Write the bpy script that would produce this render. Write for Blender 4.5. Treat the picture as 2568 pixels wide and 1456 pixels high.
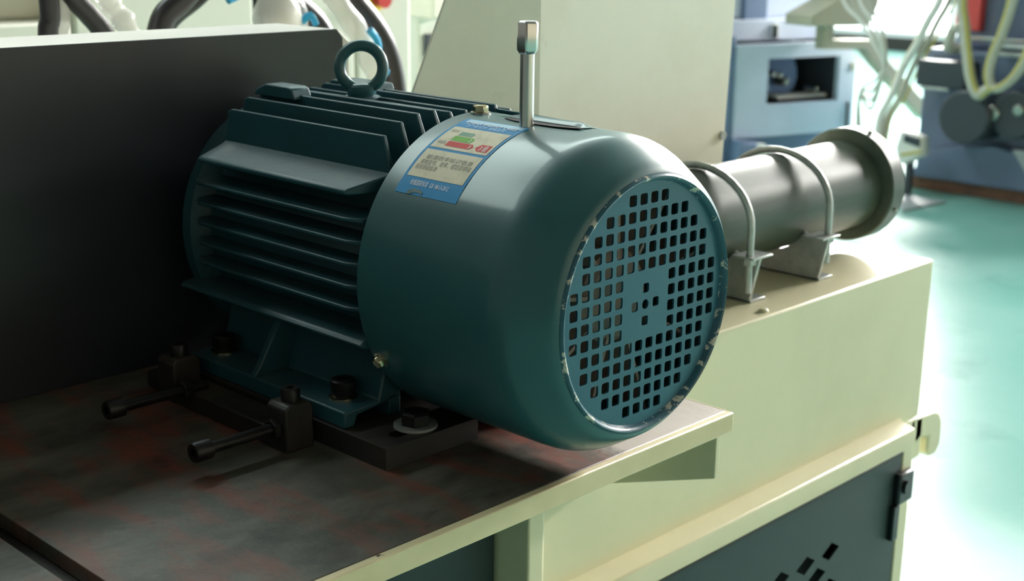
import bpy, bmesh, math, random
from mathutils import Vector, Matrix
from mathutils.geometry import tessellate_polygon
random.seed(7)
for o in list(bpy.data.objects):
    bpy.data.objects.remove(o)
S = bpy.context.scene
COL = S.collection
R = math.radians
ZA = 1.10            # height of the motor axis above the floor; all z below are relative to it

# ------------------------------------------------------------------ camera
yaw, pitch, roll = R(44.038), R(15.182), R(0.730)
fw = Vector((math.cos(pitch)*math.cos(yaw), math.cos(pitch)*math.sin(yaw), -math.sin(pitch)))
rt = fw.cross(Vector((0, 0, 1))).normalized()
up = rt.cross(fw)
rt2 = rt*math.cos(roll)+up*math.sin(roll)
up2 = -rt*math.sin(roll)+up*math.cos(roll)
cd = bpy.data.cameras.new('camera')
cam = bpy.data.objects.new('camera', cd)
COL.objects.link(cam)
cam.matrix_world = Matrix(((rt2.x, up2.x, -fw.x, -0.8334), (rt2.y, up2.y, -fw.y, -0.6540),
                           (rt2.z, up2.z, -fw.z, ZA+0.2961), (0, 0, 0, 1)))
cd.sensor_width = 36.0
cd.lens = 3384.8/2568*36
cd.clip_start = 0.02
cd.clip_end = 100
cd.dof.use_dof = True
cd.dof.focus_distance = 1.09
cd.dof.aperture_fstop = 9.0
S.camera = cam

# ------------------------------------------------------------------ world, lights, exposure
W = bpy.data.worlds.new('world')
S.world = W
W.use_nodes = True
W.node_tree.nodes['Background'].inputs[0].default_value = (0.85, 0.95, 1.0, 1)
W.node_tree.nodes['Background'].inputs[1].default_value = 1.0
WIN_RIGHT = 4.0      # daylight in the low windows of the end wall
WIN_HIGH = 190.0      # open sky seen through the clerestory strip above them
WIN_BACK = 4.0
def area(name, loc, rot, sx, sy, power, color):
    l = bpy.data.lights.new(name, 'AREA')
    l.shape = 'RECTANGLE'; l.size = sx; l.size_y = sy; l.energy = power; l.color = color
    o = bpy.data.objects.new(name, l); COL.objects.link(o)
    o.location = loc; o.rotation_euler = rot
    return o
area('roof_skylight_lamp', (3.5, 7.5, 8.9), (0, 0, 0), 16.0, 2.0, 980, (0.84, 1.0, 0.95))
vs = S.view_settings
vs.view_transform = 'Standard'
vs.look = 'None'
vs.gamma = 1.0
vs.use_curve_mapping = False
vs.exposure = 0.15

# ------------------------------------------------------------------ materials
def lin(c):
    return tuple(((v/255)/12.92 if v/255 <= 0.04045 else ((v/255+0.055)/1.055)**2.4) for v in c)+(1,)
MATS = {}
def mat(name, rgb, rough=0.5, metal=0.0, noise=None, bump=None, dust=None, spots=None, coat=0, trans=0, alpha=1, emit=None, spec=0.5):
    """noise=(rgb2, scale, lo, hi) second tone; spots=(rgb, scale, lo, hi) worn specks; dust=(rgb, amount) on upward faces"""
    m = bpy.data.materials.new(name); m.use_nodes = True
    nt = m.node_tree; N = nt.nodes; L = nt.links
    b = N['Principled BSDF']
    b.inputs['Roughness'].default_value = rough
    b.inputs['Metallic'].default_value = metal
    b.inputs['Specular IOR Level'].default_value = spec
    b.inputs['Base Color'].default_value = lin(rgb)
    if coat:
        b.inputs['Coat Weight'].default_value = coat; b.inputs['Coat Roughness'].default_value = 0.12
    if trans: b.inputs['Transmission Weight'].default_value = trans
    if alpha < 1: b.inputs['Alpha'].default_value = alpha
    tc = N.new('ShaderNodeTexCoord')
    cur = None
    def mixin(a, fac, col):
        mx = N.new('ShaderNodeMix'); mx.data_type = 'RGBA'
        L.new(fac, mx.inputs[0])
        if a is None: mx.inputs[6].default_value = lin(rgb)
        else: L.new(a, mx.inputs[6])
        mx.inputs[7].default_value = lin(col)
        return mx.outputs[2]
    def nz(scale, lo, hi, detail=6, stretch=None):
        n = N.new('ShaderNodeTexNoise'); n.inputs['Scale'].default_value = scale; n.inputs['Detail'].default_value = detail
        n.inputs['Roughness'].default_value = 0.62
        if stretch:
            mp = N.new('ShaderNodeMapping'); mp.inputs['Scale'].default_value = stretch
            L.new(tc.outputs['Object'], mp.inputs[0]); L.new(mp.outputs[0], n.inputs['Vector'])
        else:
            L.new(tc.outputs['Object'], n.inputs['Vector'])
        mr = N.new('ShaderNodeMapRange'); mr.inputs[1].default_value = lo; mr.inputs[2].default_value = hi
        L.new(n.outputs[0], mr.inputs[0])
        return mr.outputs[0]
    if noise:
        for nn in (noise if isinstance(noise, list) else [noise]):
            cur = mixin(cur, nz(nn[1], nn[2], nn[3], 6, nn[4] if len(nn) > 4 else None), nn[0])
    if dust:
        g = N.new('ShaderNodeNewGeometry'); sp = N.new('ShaderNodeSeparateXYZ'); L.new(g.outputs['Normal'], sp.inputs[0])
        mr = N.new('ShaderNodeMapRange'); mr.inputs[1].default_value = 0.5; mr.inputs[2].default_value = 1.0; mr.inputs[4].default_value = dust[1]
        L.new(sp.outputs[2], mr.inputs[0])
        ml = N.new('ShaderNodeMath'); ml.operation = 'MULTIPLY'; L.new(mr.outputs[0], ml.inputs[0]); L.new(nz(28, 0.35, 0.65), ml.inputs[1])
        cur = mixin(cur, ml.outputs[0], dust[0])
    if spots:
        cur = mixin(cur, nz(spots[1], spots[2], spots[3]), spots[0])
    if cur is not None: L.new(cur, b.inputs['Base Color'])
    if bump:
        n = N.new('ShaderNodeTexNoise'); n.inputs['Scale'].default_value = bump[0]; n.inputs['Detail'].default_value = 4
        L.new(tc.outputs['Object'], n.inputs['Vector'])
        bp = N.new('ShaderNodeBump'); bp.inputs['Strength'].default_value = bump[1]; bp.inputs['Distance'].default_value = 0.002
        L.new(n.outputs[0], bp.inputs['Height']); L.new(bp.outputs[0], b.inputs['Normal'])
    if emit:
        b.inputs['Emission Color'].default_value = lin(rgb); b.inputs['Emission Strength'].default_value = emit
    MATS[name] = m
    return m

TEAL = (40, 90, 97)
mat('teal_paint', TEAL, 0.38, noise=((48, 98, 100), 6, 0.4, 0.75), spots=((92, 62, 58), 34, 0.715, 0.75), bump=(240, 0.03), coat=0.3)
mat('teal_cast', (36, 82, 92), 0.42, noise=((30, 70, 78), 9, 0.35, 0.7), dust=((84, 84, 78), 0.35), bump=(160, 0.10))
mat('teal_rim', (40, 88, 104), 0.3, spots=((206, 202, 190), 60, 0.55, 0.59), coat=0.2, bump=(90, 0.15))
mat('teal_grille', (40, 92, 112), 0.33, spots=((205, 205, 195), 60, 0.72, 0.74), coat=0.1)
mat('cream_paint', (229, 221, 186), 0.38, noise=((215, 207, 172), 3.0, 0.45, 0.75), spots=((150, 142, 118), 26, 0.745, 0.77), coat=0.1)
mat('cream_lip', (226, 212, 172), 0.42, noise=((206, 192, 150), 7, 0.4, 0.7), spots=((84, 66, 54), 22, 0.70, 0.72), bump=(60, 0.1))
mat('cream_pale', (240, 237, 222), 0.4, noise=((228, 224, 206), 4, 0.45, 0.75), spots=((170, 160, 138), 5, 0.66, 0.76))
mat('rusty_plate', (66, 64, 54), 0.5, noise=[((100, 96, 86), 9, 0.42, 0.66, (1, 2.2, 1)), ((122, 60, 46), 5.5, 0.48, 0.64, (2.6, 1, 1)), ((48, 38, 34), 14, 0.56, 0.70)],
    spots=((60, 46, 40), 60, 0.66, 0.72), bump=(70, 0.25))

def add_worn_paint(m):
    """pale worn paint left on the end of the table plate, ragged edge"""
    nt = m.node_tree; N = nt.nodes; L = nt.links; b = N['Principled BSDF']
    old = b.inputs['Base Color'].links[0].from_socket
    tc = N.new('ShaderNodeTexCoord'); sp = N.new('ShaderNodeSeparateXYZ'); L.new(tc.outputs['Object'], sp.inputs[0])
    n = N.new('ShaderNodeTexNoise'); n.inputs['Scale'].default_value = 16; n.inputs['Detail'].default_value = 8; n.inputs['Roughness'].default_value = .7
    L.new(tc.outputs['Object'], n.inputs['Vector'])
    ma = N.new('ShaderNodeMath'); ma.operation = 'MULTIPLY_ADD'; ma.inputs[1].default_value = .16
    L.new(n.outputs[0], ma.inputs[0]); L.new(sp.outputs[0], ma.inputs[2])
    mr = N.new('ShaderNodeMapRange'); mr.inputs[1].default_value = .195; mr.inputs[2].default_value = .235; mr.inputs[4].default_value = .9
    L.new(ma.outputs[0], mr.inputs[0])
    mx = N.new('ShaderNodeMix'); mx.data_type = 'RGBA'; L.new(mr.outputs[0], mx.inputs[0]); L.new(old, mx.inputs[6]); mx.inputs[7].default_value = lin((196, 184, 174))
    L.new(mx.outputs[2], b.inputs['Base Color'])
add_worn_paint(MATS['rusty_plate'])
mat('black_plate', (34, 33, 32), 0.5, noise=((50, 44, 38), 18, 0.45, 0.7), dust=((74, 64, 54), 0.5), bump=(120, 0.12))
mat('black_oxide', (26, 26, 27), 0.42, metal=0.4, noise=((40, 37, 35), 60, 0.45, 0.7), bump=(300, 0.05))
mat('charcoal_paint', (42, 45, 52), 0.30, spec=0.6, noise=((40, 43, 49), 2.2, 0.4, 0.7), bump=(300, 0.03))
mat('steel', (190, 188, 184), 0.25, metal=1.0, noise=((168, 166, 160), 60, 0.4, 0.7))
mat('chrome', (228, 226, 222), 0.26, metal=1.0)
mat('zinc', (196, 200, 198), 0.38, metal=0.45, noise=((160, 164, 162), 30, 0.4, 0.7))
mat('brass_zinc', (205, 196, 160), 0.22, metal=1.0)
mat('dark_green_pipe', (74, 84, 74), 0.40, noise=((60, 70, 60), 20, 0.45, 0.7, (0.3, 2, 2)), spec=0.26)
mat('door_green', (36, 50, 52), 0.5, noise=((30, 44, 46), 3, 0.4, 0.7))
mat('rubber', (22, 22, 26), 0.5)
mat('void_shade', (9, 10, 12), 0.8)  # near-black, the shade inside openings put into the colour
mat('lock_black', (24, 30, 34), 0.35)
mat('fan_grey', (186, 168, 156), 0.5)
mat('lab_blue', (64, 152, 212), 0.55, spec=0.25)
mat('lab_white', (244, 232, 206), 0.55, spec=0.25, noise=((206, 200, 178), 70, 0.5, 0.75))
mat('lab_green', (126, 190, 70), 0.55, spec=0.25)
mat('lab_pale_green', (132, 172, 150), 0.55, spec=0.25)
mat('lab_red', (222, 66, 62), 0.55, spec=0.25)
mat('lab_ink', (132, 124, 110), 0.5)
mat('lab_print_white', (240, 240, 236), 0.4)
mat('lab_light_blue', (160, 204, 232), 0.35)
mat('epoxy_floor', (112, 166, 157), 0.36, noise=[((132, 178, 170), 0.9, 0.42, 0.7), ((96, 150, 142), 2.6, 0.58, 0.74)], bump=(1.6, 0.35), spec=0.22)
mat('wall_paint', (54, 53, 50), 0.7)
mat('front_wall_bounce', (200, 188, 166), 0.8)  # unseen wall given a paler warm colour to bounce fill light
mat('ceiling_paint', (80, 82, 80), 0.8)
mat('frame_white', (226, 230, 230), 0.5)
mat('pale_blue_hazed', (208, 216, 236), 0.4, noise=((194, 208, 226), 2, 0.4, 0.7))  # base made paler to stand in for veiling haze over the far machine
mat('mid_blue_paint', (112, 132, 166), 0.45)
mat('navy_hazed', (98, 114, 142), 0.42, noise=((88, 104, 130), 3, 0.4, 0.7))  # navy lightened in the colour itself to imitate bright haze
mat('beige_paint', (176, 174, 150), 0.5)
mat('dark_machine', (58, 64, 72), 0.4)
mat('brick_brown', (128, 92, 72), 0.8, noise=((92, 70, 62), 5, 0.4, 0.65))
mat('red_paint', (190, 66, 66), 0.5)
mat('hose_black', (46, 44, 48), 0.36)
mat('film', (240, 240, 236), 0.22, alpha=0.5, spec=0.6)
mat('film_print', (40, 170, 226), 0.35)
mat('yellow_tape', (196, 184, 104), 0.45)
mat('hose_grey', (190, 188, 176), 0.45)
mat('estop_yellow', (232, 202, 60), 0.4)
mat('estop_red', (206, 50, 48), 0.35)
mat('white_plastic', (240, 238, 234), 0.4)
mat('grey_sheet', (150, 158, 162), 0.45)
mat('grey_panel', (224, 225, 214), 0.45)
def emis(name, col, st):
    m = bpy.data.materials.new(name); m.use_nodes = True
    N = m.node_tree.nodes; N.remove(N['Principled BSDF'])
    e = N.new('ShaderNodeEmission'); e.inputs[0].default_value = col; e.inputs[1].default_value = st
    m.node_tree.links.new(e.outputs[0], N['Material Output'].inputs[0]); MATS[name] = m
emis('daylight_right', (0.93, 1.0, 1.0, 1), WIN_RIGHT)
emis('daylight_high', (1.0, 0.985, 0.93, 1), WIN_HIGH)
emis('daylight_back', (0.95, 1.0, 0.98, 1), WIN_BACK)

# ------------------------------------------------------------------ mesh helpers
class MB:
    def __init__(s): s.v = []; s.f = []
    def add(s, vs_, fs_):
        k = len(s.v); s.v += [tuple(p) for p in vs_]; s.f += [tuple(i+k for i in f) for f in fs_]; return s
    def box(s, x0, x1, y0, y1, z0, z1):
        return s.add([(x0,y0,z0),(x1,y0,z0),(x1,y1,z0),(x0,y1,z0),(x0,y0,z1),(x1,y0,z1),(x1,y1,z1),(x0,y1,z1)],
                     [(0,3,2,1),(4,5,6,7),(0,1,5,4),(1,2,6,5),(2,3,7,6),(3,0,4,7)])
    def prism(s, poly, ax, a, b):
        """poly of 2-D points in the two other axes (x:yz, y:xz, z:xy), extruded a..b along axis ax"""
        n = len(poly)
        def p3(p, t): return {'x': (t, p[0], p[1]), 'y': (p[0], t, p[1]), 'z': (p[0], p[1], t)}[ax]
        area_ = sum(poly[i][0]*poly[(i+1) % n][1]-poly[(i+1) % n][0]*poly[i][1] for i in range(n))
        vs_ = [p3(p, a) for p in poly]+[p3(p, b) for p in poly]
        fl = (area_ > 0) ^ (ax == 'y')
        bot = tuple(range(n)); top = tuple(range(n, 2*n))
        fs_ = [bot[::-1] if fl else bot, top if fl else top[::-1]]
        for i in range(n):
            j = (i+1) % n
            q = (i, j, n+j, n+i)
            fs_.append(q if fl else q[::-1])
        return s.add(vs_, fs_)
    def lathe(s, prof, o=(0,0,0), ax='y', n=64, close=False):
        """prof of (radius, t) pairs along axis ax"""
        base = []
        for r, t in prof:
            for k in range(n):
                a = 2*math.pi*k/n; c, d = r*math.cos(a), r*math.sin(a)
                p = {'y': (c, t, d), 'x': (t, c, d), 'z': (c, d, t)}[ax]
                base.append((p[0]+o[0], p[1]+o[1], p[2]+o[2]))
        fs_ = []
        m = len(prof)
        for i in range(m if close else m-1):
            i2 = (i+1) % m
            for k in range(n):
                k2 = (k+1) % n
                fs_.append((i*n+k, i*n+k2, i2*n+k2, i2*n+k))
        if not close:
            if prof[0][0] > 1e-6: fs_.append(tuple(range(n))[::-1])
            if prof[-1][0] > 1e-6: fs_.append(tuple(range((m-1)*n, m*n)))
        return s.add(base, fs_)
    def cyl(s, p0, p1, r, n=24, r2=None):
        p0 = Vector(p0); p1 = Vector(p1); d = (p1-p0).normalized()
        a = d.orthogonal().normalized(); b = d.cross(a); r2 = r if r2 is None else r2
        vs_ = [p0+(a*math.cos(2*math.pi*k/n)+b*math.sin(2*math.pi*k/n))*r for k in range(n)]
        vs_ += [p1+(a*math.cos(2*math.pi*k/n)+b*math.sin(2*math.pi*k/n))*r2 for k in range(n)]
        fs_ = [tuple(range(n))[::-1], tuple(range(n, 2*n))]+[(k, (k+1) % n, n+(k+1) % n, n+k) for k in range(n)]
        return s.add(vs_, fs_)
    def hexa(s, p0, p1, r, ang=0, dome=0.0):
        """hexagon head between p0 and p1, slightly chamfered at p1"""
        p0 = Vector(p0); p1 = Vector(p1); d = (p1-p0); h = d.length; d.normalize()
        a = d.orthogonal().normalized(); b = d.cross(a)
        def ring(t, rr): return [p0+d*t+(a*math.cos(ang+math.pi*k/3)+b*math.sin(ang+math.pi*k/3))*rr for k in range(6)]
        vs_ = ring(0, r)+ring(h*0.82, r)+ring(h, r*0.86)
        fs_ = [tuple(range(6))[::-1], tuple(range(12, 18))]
        for q in (0, 6): fs_ += [(q+k, q+(k+1) % 6, q+6+(k+1) % 6, q+6+k) for k in range(6)]
        return s.add(vs_, fs_)
    def tube(s, pts, r, n=12, sub=0, rad=None):
        pts = [Vector(p) for p in pts]
        if sub:
            out = []
            for i in range(len(pts)-1):
                p0 = pts[max(i-1, 0)]; p1 = pts[i]; p2 = pts[i+1]; p3 = pts[min(i+2, len(pts)-1)]
                for k in range(sub):
                    t = k/sub
                    out.append(0.5*((2*p1)+(-p0+p2)*t+(2*p0-5*p1+4*p2-p3)*t*t+(-p0+3*p1-3*p2+p3)*t*t*t))
            out.append(pts[-1]); pts = out
        vs_ = []; ref = None
        for i, p in enumerate(pts):
            d = (pts[min(i+1, len(pts)-1)]-pts[max(i-1, 0)]).normalized()
            if ref is None: a = d.orthogonal().normalized()
            else: a = (ref-d*ref.dot(d)).normalized()
            ref = a; b = d.cross(a)
            rr = rad(i/(len(pts)-1)) if rad else r
            vs_ += [p+(a*math.cos(2*math.pi*k/n)+b*math.sin(2*math.pi*k/n))*rr for k in range(n)]
        fs_ = [tuple(range(n))[::-1], tuple(range((len(pts)-1)*n, len(pts)*n))]
        for i in range(len(pts)-1):
            fs_ += [(i*n+k, i*n+(k+1) % n, (i+1)*n+(k+1) % n, (i+1)*n+k) for k in range(n)]
        return s.add(vs_, fs_)
    def warp(s, fn): s.v = [tuple(fn(*p)) for p in s.v]; return s

WLOC = {}
def mesh_of(name, mb):
    me = bpy.data.meshes.new(name); me.from_pydata(mb.v, [], mb.f); me.update()
    bm = bmesh.new(); bm.from_mesh(me); bmesh.ops.recalc_face_normals(bm, faces=bm.faces); bm.to_mesh(me); bm.free()
    return me
def link(o, parent, wloc, rotz=0):
    COL.objects.link(o)
    if parent is not None:
        o.parent = parent; o.location = Vector(wloc)-WLOC[parent.name]
    else: o.location = wloc
    if rotz: o.rotation_euler[2] = rotz
    WLOC[o.name] = Vector(wloc)
def obj(name, mb, m, parent=None, loc=None, bevel=0, smooth=35, axis=True, label=None, seg=2):
    """mesh in coordinates relative to the motor axis frame (axis=True) or local to loc (loc given, axis=False)"""
    if axis:
        base = WLOC[parent.name] if parent is not None else (Vector(loc) if loc is not None else None)
        if base is None:
            xs = [p[0] for p in mb.v]; ys = [p[1] for p in mb.v]; zs = [p[2] for p in mb.v]
            base = Vector(((min(xs)+max(xs))/2, (min(ys)+max(ys))/2, min(zs)+ZA))
        q = MB(); q.v = [(p[0]-base.x, p[1]-base.y, p[2]+ZA-base.z) for p in mb.v]; q.f = mb.f
        wl = base
    else:
        q = mb; wl = Vector(loc)
    me = mesh_of(name, q)
    me.materials.append(MATS[m])
    if smooth:
        for p in me.polygons: p.use_smooth = True
        me.set_sharp_from_angle(angle=R(smooth))
    o = bpy.data.objects.new(name, me)
    link(o, parent, wl)
    if bevel:
        b = o.modifiers.new('bevel', 'BEVEL'); b.width = bevel; b.segments = seg; b.limit_method = 'ANGLE'; b.angle_limit = R(35)
        b.harden_normals = False
    if label: o['label'] = label
    return o
def copy_at(o, parent, wloc):
    c = o.copy(); COL.objects.link(c); c.parent = parent
    c.location = Vector(wloc)-(WLOC[parent.name] if parent is not None else Vector((0,0,0)))
    WLOC[c.name] = Vector(wloc)
    return c
def tag(o, label, cat, group=None):
    o['label'] = label; o['category'] = cat
    if group: o['group'] = group
    return o
def thing(name, label, cat, loc, group=None):
    o = bpy.data.objects.new(name, None); o.empty_display_size = 0.05
    link(o, None, Vector((loc[0], loc[1], loc[2]+ZA)))
    return tag(o, label, cat, group)
def struct(o): o['kind'] = 'structure'; return o
def A(x, y, z): return Vector((x, y, z+ZA))
FLOOR = -ZA
TT = -0.152          # table top

# ------------------------------------------------------------------ the hall
HX0, HX1, HY0, HY1, HZ = -6.0, 14.0, -12.0, 13.0, 9.0
struct(obj('floor', MB().box(HX0, HX1, HY0, HY1, FLOOR-0.1, FLOOR), 'epoxy_floor', loc=(0, 0, 0), smooth=0))
struct(obj('ceiling', MB().box(HX0-.2, HX1+.2, HY0-.2, HY1+.2, FLOOR+HZ, FLOOR+HZ+.1), 'ceiling_paint', loc=(0, 0, HZ), smooth=0))
def wall_with_windows(name, axis, plane, sgn, spans, z0, z1, lo, hi, em, n0, ztop, zbot=0):
    """wall slab with rectangular openings, a framed window in each"""
    m = MB()
    def bx(a0, a1, zz0, zz1, d0=0.0, d1=0.25):
        p0, p1 = sorted((plane+sgn*d0, plane+sgn*d1))
        if axis == 'x': m.box(p0, p1, a0, a1, FLOOR+zz0, FLOOR+zz1)
        else: m.box(a0, a1, p0, p1, FLOOR+zz0, FLOOR+zz1)
    bx(lo, hi, zbot, z0); bx(lo, hi, z1, ztop)
    prev = lo
    for a0, a1 in spans:
        bx(prev, a0, z0, z1); prev = a1
    bx(prev, hi, z0, z1)
    struct(obj(name, m, 'wall_paint', smooth=0))
    for i, (a0, a1) in enumerate(spans):
        fr = MB()
        def fb(b0, b1, zz0, zz1, d0, d1, t):
            p0, p1 = sorted((plane+sgn*d0, plane+sgn*d1))
            if axis == 'x': t.box(p0, p1, b0, b1, FLOOR+zz0, FLOOR+zz1)
            else: t.box(b0, b1, p0, p1, FLOOR+zz0, FLOOR+zz1)
        w = .06
        fb(a0, a0+w, z0, z1, .02, .1, fr); fb(a1-w, a1, z0, z1, .02, .1, fr)
        fb(a0, a1, z0, z0+w, .02, .1, fr); fb(a0, a1, z1-w, z1, .02, .1, fr)
        f = struct(obj('window_%d' % (n0+i), fr, 'frame_white', smooth=0))
        nb = 3
        for k in range(1, nb):
            t = MB(); c = a0+(a1-a0)*k/nb; fb(c-.025, c+.025, z0, z1, .03, .09, t); obj('mullion', t, 'frame_white', f, smooth=0)
        for k in (1, 2):
            t = MB(); c = z0+(z1-z0)*k/3; fb(a0, a1, c-.025, c+.025, .03, .09, t); obj('transom', t, 'frame_white', f, smooth=0)
        t = MB(); fb(a0+.02, a1-.02, z0+.02, z1-.02, .12, .13, t); obj('pane', t, em, f, smooth=0)
wall_with_windows('wall_right', 'x', HX1, 1, [(-10.4, -7.0), (-6.4, -3.0), (-2.4, 1.0), (1.6, 5.0), (5.6, 9.0)], 0.15, 3.4, HY0, HY1, 'daylight_right', 1, 4.3)
wall_with_windows('wall_upper', 'x', HX1, 1, [(-3.6, .6), (1.0, 5.2), (5.6, 9.8)], 4.5, 5.9, HY0, HY1, 'daylight_high', 10, HZ, 4.3)
wall_with_windows('wall_back', 'y', HY1, 1, [(-4.0, -.6), (0.2, 3.6), (4.4, 7.8), (8.6, 12.0)], 0.9, 5.2, HX0, HX1, 'daylight_back', 6, HZ)
struct(obj('wall_left', MB().box(HX0-.2, HX0, HY0, HY1, FLOOR, FLOOR+HZ), 'wall_paint', smooth=0))
struct(obj('wall_front', MB().box(HX0, HX1, HY0-.2, HY0, FLOOR, FLOOR+HZ), 'front_wall_bounce', smooth=0))

# ------------------------------------------------------------------ machine cabinet (long cream body on the right)
CT = -0.150
cab = thing('machine_cabinet', 'long cream painted steel machine cabinet with dark green door under the pipe', 'cabinet', (.45, .45, FLOOR))
obj('body', MB().prism([(.095, -.384), (.900, -.384), (.900, CT), (.1925, CT), (.1925, -.180), (.095, -.180)], 'y', .200, .900), 'cream_paint', cab, bevel=.003)
obj('lower_body', MB().box(.052, .886, .215, .900, FLOOR, -.384), 'cream_paint', cab)
obj('beam', MB().prism([(.200, -.372), (.190, -.3765), (.176, -.380), (.175, -.384), (.175, -.408), (.215, -.408), (.215, -.372)], 'x', .052, .843), 'cream_paint', cab, bevel=.002)
obj('post', MB().box(.815, .843, .175, .215, -1.06, -.404), 'cream_paint', cab, bevel=.002)
obj('post', MB().box(.845, .892, .200, .24, -.52, -.384), 'cream_paint', cab, bevel=.002)
obj('post', MB().prism([(.052, .175), (.074, .175), (.095, .200), (.095, .23), (.052, .23)], 'z', -1.06, -.18), 'cream_paint', cab, bevel=.002)
obj('plinth', MB().box(.06, .86, .19, .24, FLOOR, -1.0), 'cream_paint', cab, bevel=.002)
# door with slanted rows of rectangular vents
DX0, DX1, DZ0, DZ1, DY = .078, .812, -1.0, -.407, .176
vents = []
for row in range(9):
    for k in range(5 if row < 3 else 4):
        vents.append((.637-.060*k-.031*(row % 2), -.499-.026*row))
def plate_with_holes(outer, holes, ax, a, b, m=None):
    """flat plate from 2-D outline and hole outlines, thickness a..b along axis ax"""
    m = m or MB()
    loops = [outer]+holes
    pts = [Vector((p[0], p[1], 0)) for l in loops for p in l]
    tris = tessellate_polygon([[Vector((p[0], p[1], 0)) for p in l] for l in loops])
    def p3(p, t): return {'x': (t, p[0], p[1]), 'y': (p[0], t, p[1]), 'z': (p[0], p[1], t)}[ax]
    n = len(pts)
    vs_ = [p3(p, a) for p in pts]+[p3(p, b) for p in pts]
    fs_ = []
    for t in tris:
        fs_.append((t[0], t[1], t[2])); fs_.append((t[2]+n, t[1]+n, t[0]+n))
    k = 0
    for l in loops:
        for i in range(len(l)):
            j = (i+1) % len(l); fs_.append((k+i, k+j, k+j+n, k+i+n))
        k += len(l)
    return m.add(vs_, fs_)
door = obj('door', plate_with_holes([(DX0, DZ0), (DX1, DZ0), (DX1, DZ1), (DX0, DZ1)], [[(x-.0225, z), (x-.002, z-.0125), (x+.0225, z), (x+.002, z+.0125)] for x, z in vents], 'y', DY, DY+.003), 'door_green', cab, smooth=0)
obj('door_edge', MB().box(DX0, DX1, DY-.002, DY+.016, DZ1-.004, DZ1), 'rubber', door, smooth=0)
obj('vent_shade_sheet', MB().box(DX0+.01, DX1-.01, DY+.02, DY+.024, DZ0, DZ1-.004), 'void_shade', door, smooth=0)  # black sheet added so the vents show painted shade
lk = obj('lock', MB().box(.796, .836, .166, .177, -.482, -.436), 'lock_black', cab, bevel=.003)
obj('lock_barrel', MB().cyl((.812, .168, -.457), (.812, .161, -.457), .010), 'lock_black', lk)
obj('latch', MB().box(.790, .806, .168, .176, -.535, -.482), 'lock_black', cab, bevel=.002)
hk = [(.893, -.386), (.905, -.386), (.950, -.388), (.968, -.395), (.978, -.412), (.978, -.448), (.968, -.460), (.950, -.460), (.938, -.452), (.938, -.425), (.912, -.421), (.893, -.43)]
obj('hook', MB().prism(hk, 'y', .200, .235), 'cream_paint', cab, bevel=.004)
obj('hook_arm', MB().box(.880, .915, .200, .245, -.45, -.386), 'cream_paint', cab, bevel=.003)
# left dark green door further under the table
obj('side_door', MB().box(-.75, .046, .215, .235, -1.0, -.20), 'door_green', cab, bevel=.003)
obj('side_frame', MB().box(-.80, .052, .235, .88, FLOOR, -.19), 'cream_paint', cab)
obj('small_bump', MB().lathe([(0.006, 0), (.006, .002), (.004, .004), (0, .0045)], (.50, .214, CT), 'z', 20), 'cream_paint', cab)

# ------------------------------------------------------------------ machine table (rusty plate with cream lip)
tab = thing('machine_table', 'rusty steel plate table with cream painted front edge under the motor', 'table', (-.1, .3, TT))
obj('table_top', MB().box(-.412, .1885, .046, .80, TT-.014, TT), 'rusty_plate', tab, bevel=.001)
obj('side_plate', MB().box(-.80, -.432, .046, .80, TT-.014, TT), 'rusty_plate', tab, bevel=.001)
obj('slot_floor', MB().box(-.440, -.405, .046, .80, TT-.03, TT-.0145), 'black_plate', tab)
obj('front_lip', MB().box(-.80, .190, .038, .046, TT-.0195, TT), 'cream_lip', tab, bevel=.0012)
obj('end_lip', MB().box(.1885, .190, .046, .80, TT-.0195, TT), 'cream_lip', tab)
obj('gusset', MB().prism([(.046, -.172), (.046, -.2185), (.200, -.272), (.200, -.166)], 'x', .175, .1815), 'cream_paint', tab, bevel=.0008)
obj('gusset', MB().prism([(.046, -.172), (.046, -.2185), (.200, -.272), (.200, -.166)], 'x', -.45, -.4435), 'cream_paint', tab, bevel=.0008)

# ------------------------------------------------------------------ motor base plate and clamp bar
bp = thing('motor_slide_plate', 'thick black steel slide plate bolted flat on the table under the motor', 'plate', (-.02, .34, TT))
def slot(cx, cy, l, w, n=8):
    p = []
    for k in range(n+1):
        a = -math.pi/2+math.pi*k/n; p.append((cx+l/2+w/2*math.cos(a), cy+w/2*math.sin(a)))
    for k in range(n+1):
        a = math.pi/2+math.pi*k/n; p.append((cx-l/2+w/2*math.cos(a), cy+w/2*math.sin(a)))
    return p
obj('plate', plate_with_holes([(-.1425, .1595), (-.034, .1595), (-.034, .206), (.034, .206), (.034, .1595), (.10, .1595), (.10, .50), (-.1425, .50)], [slot(-.098, .180, .030, .014), slot(.06, .180, .030, .014), slot(-.118, .486, .03, .012)], 'z', TT, -.132), 'black_plate', bp, bevel=.001, smooth=20)
for cx_ in (-.088, .062):
    w = obj('washer', MB().lathe([(.006, -.132), (.0195, -.132), (.0195, -.1295), (.006, -.1295)], (cx_, .183, 0), 'z', 32, close=True), 'zinc', bp)
    obj('bolt', MB().hexa((cx_, .183, -.1295), (cx_, .183, -.1175), .0135), 'black_oxide', bp)
bar = thing('clamp_bar', 'black steel adjusting bar with two lugs beside the motor foot', 'clamp', (-.168, .35, TT))
obj('bar', MB().box(-.1785, -.1465, .272, .432, TT, -.134), 'black_plate', bar, bevel=.0015)
obj('far_block', MB().box(-.170, -.1465, .465, .492, TT, -.136), 'black_plate', bar, bevel=.002)
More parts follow.
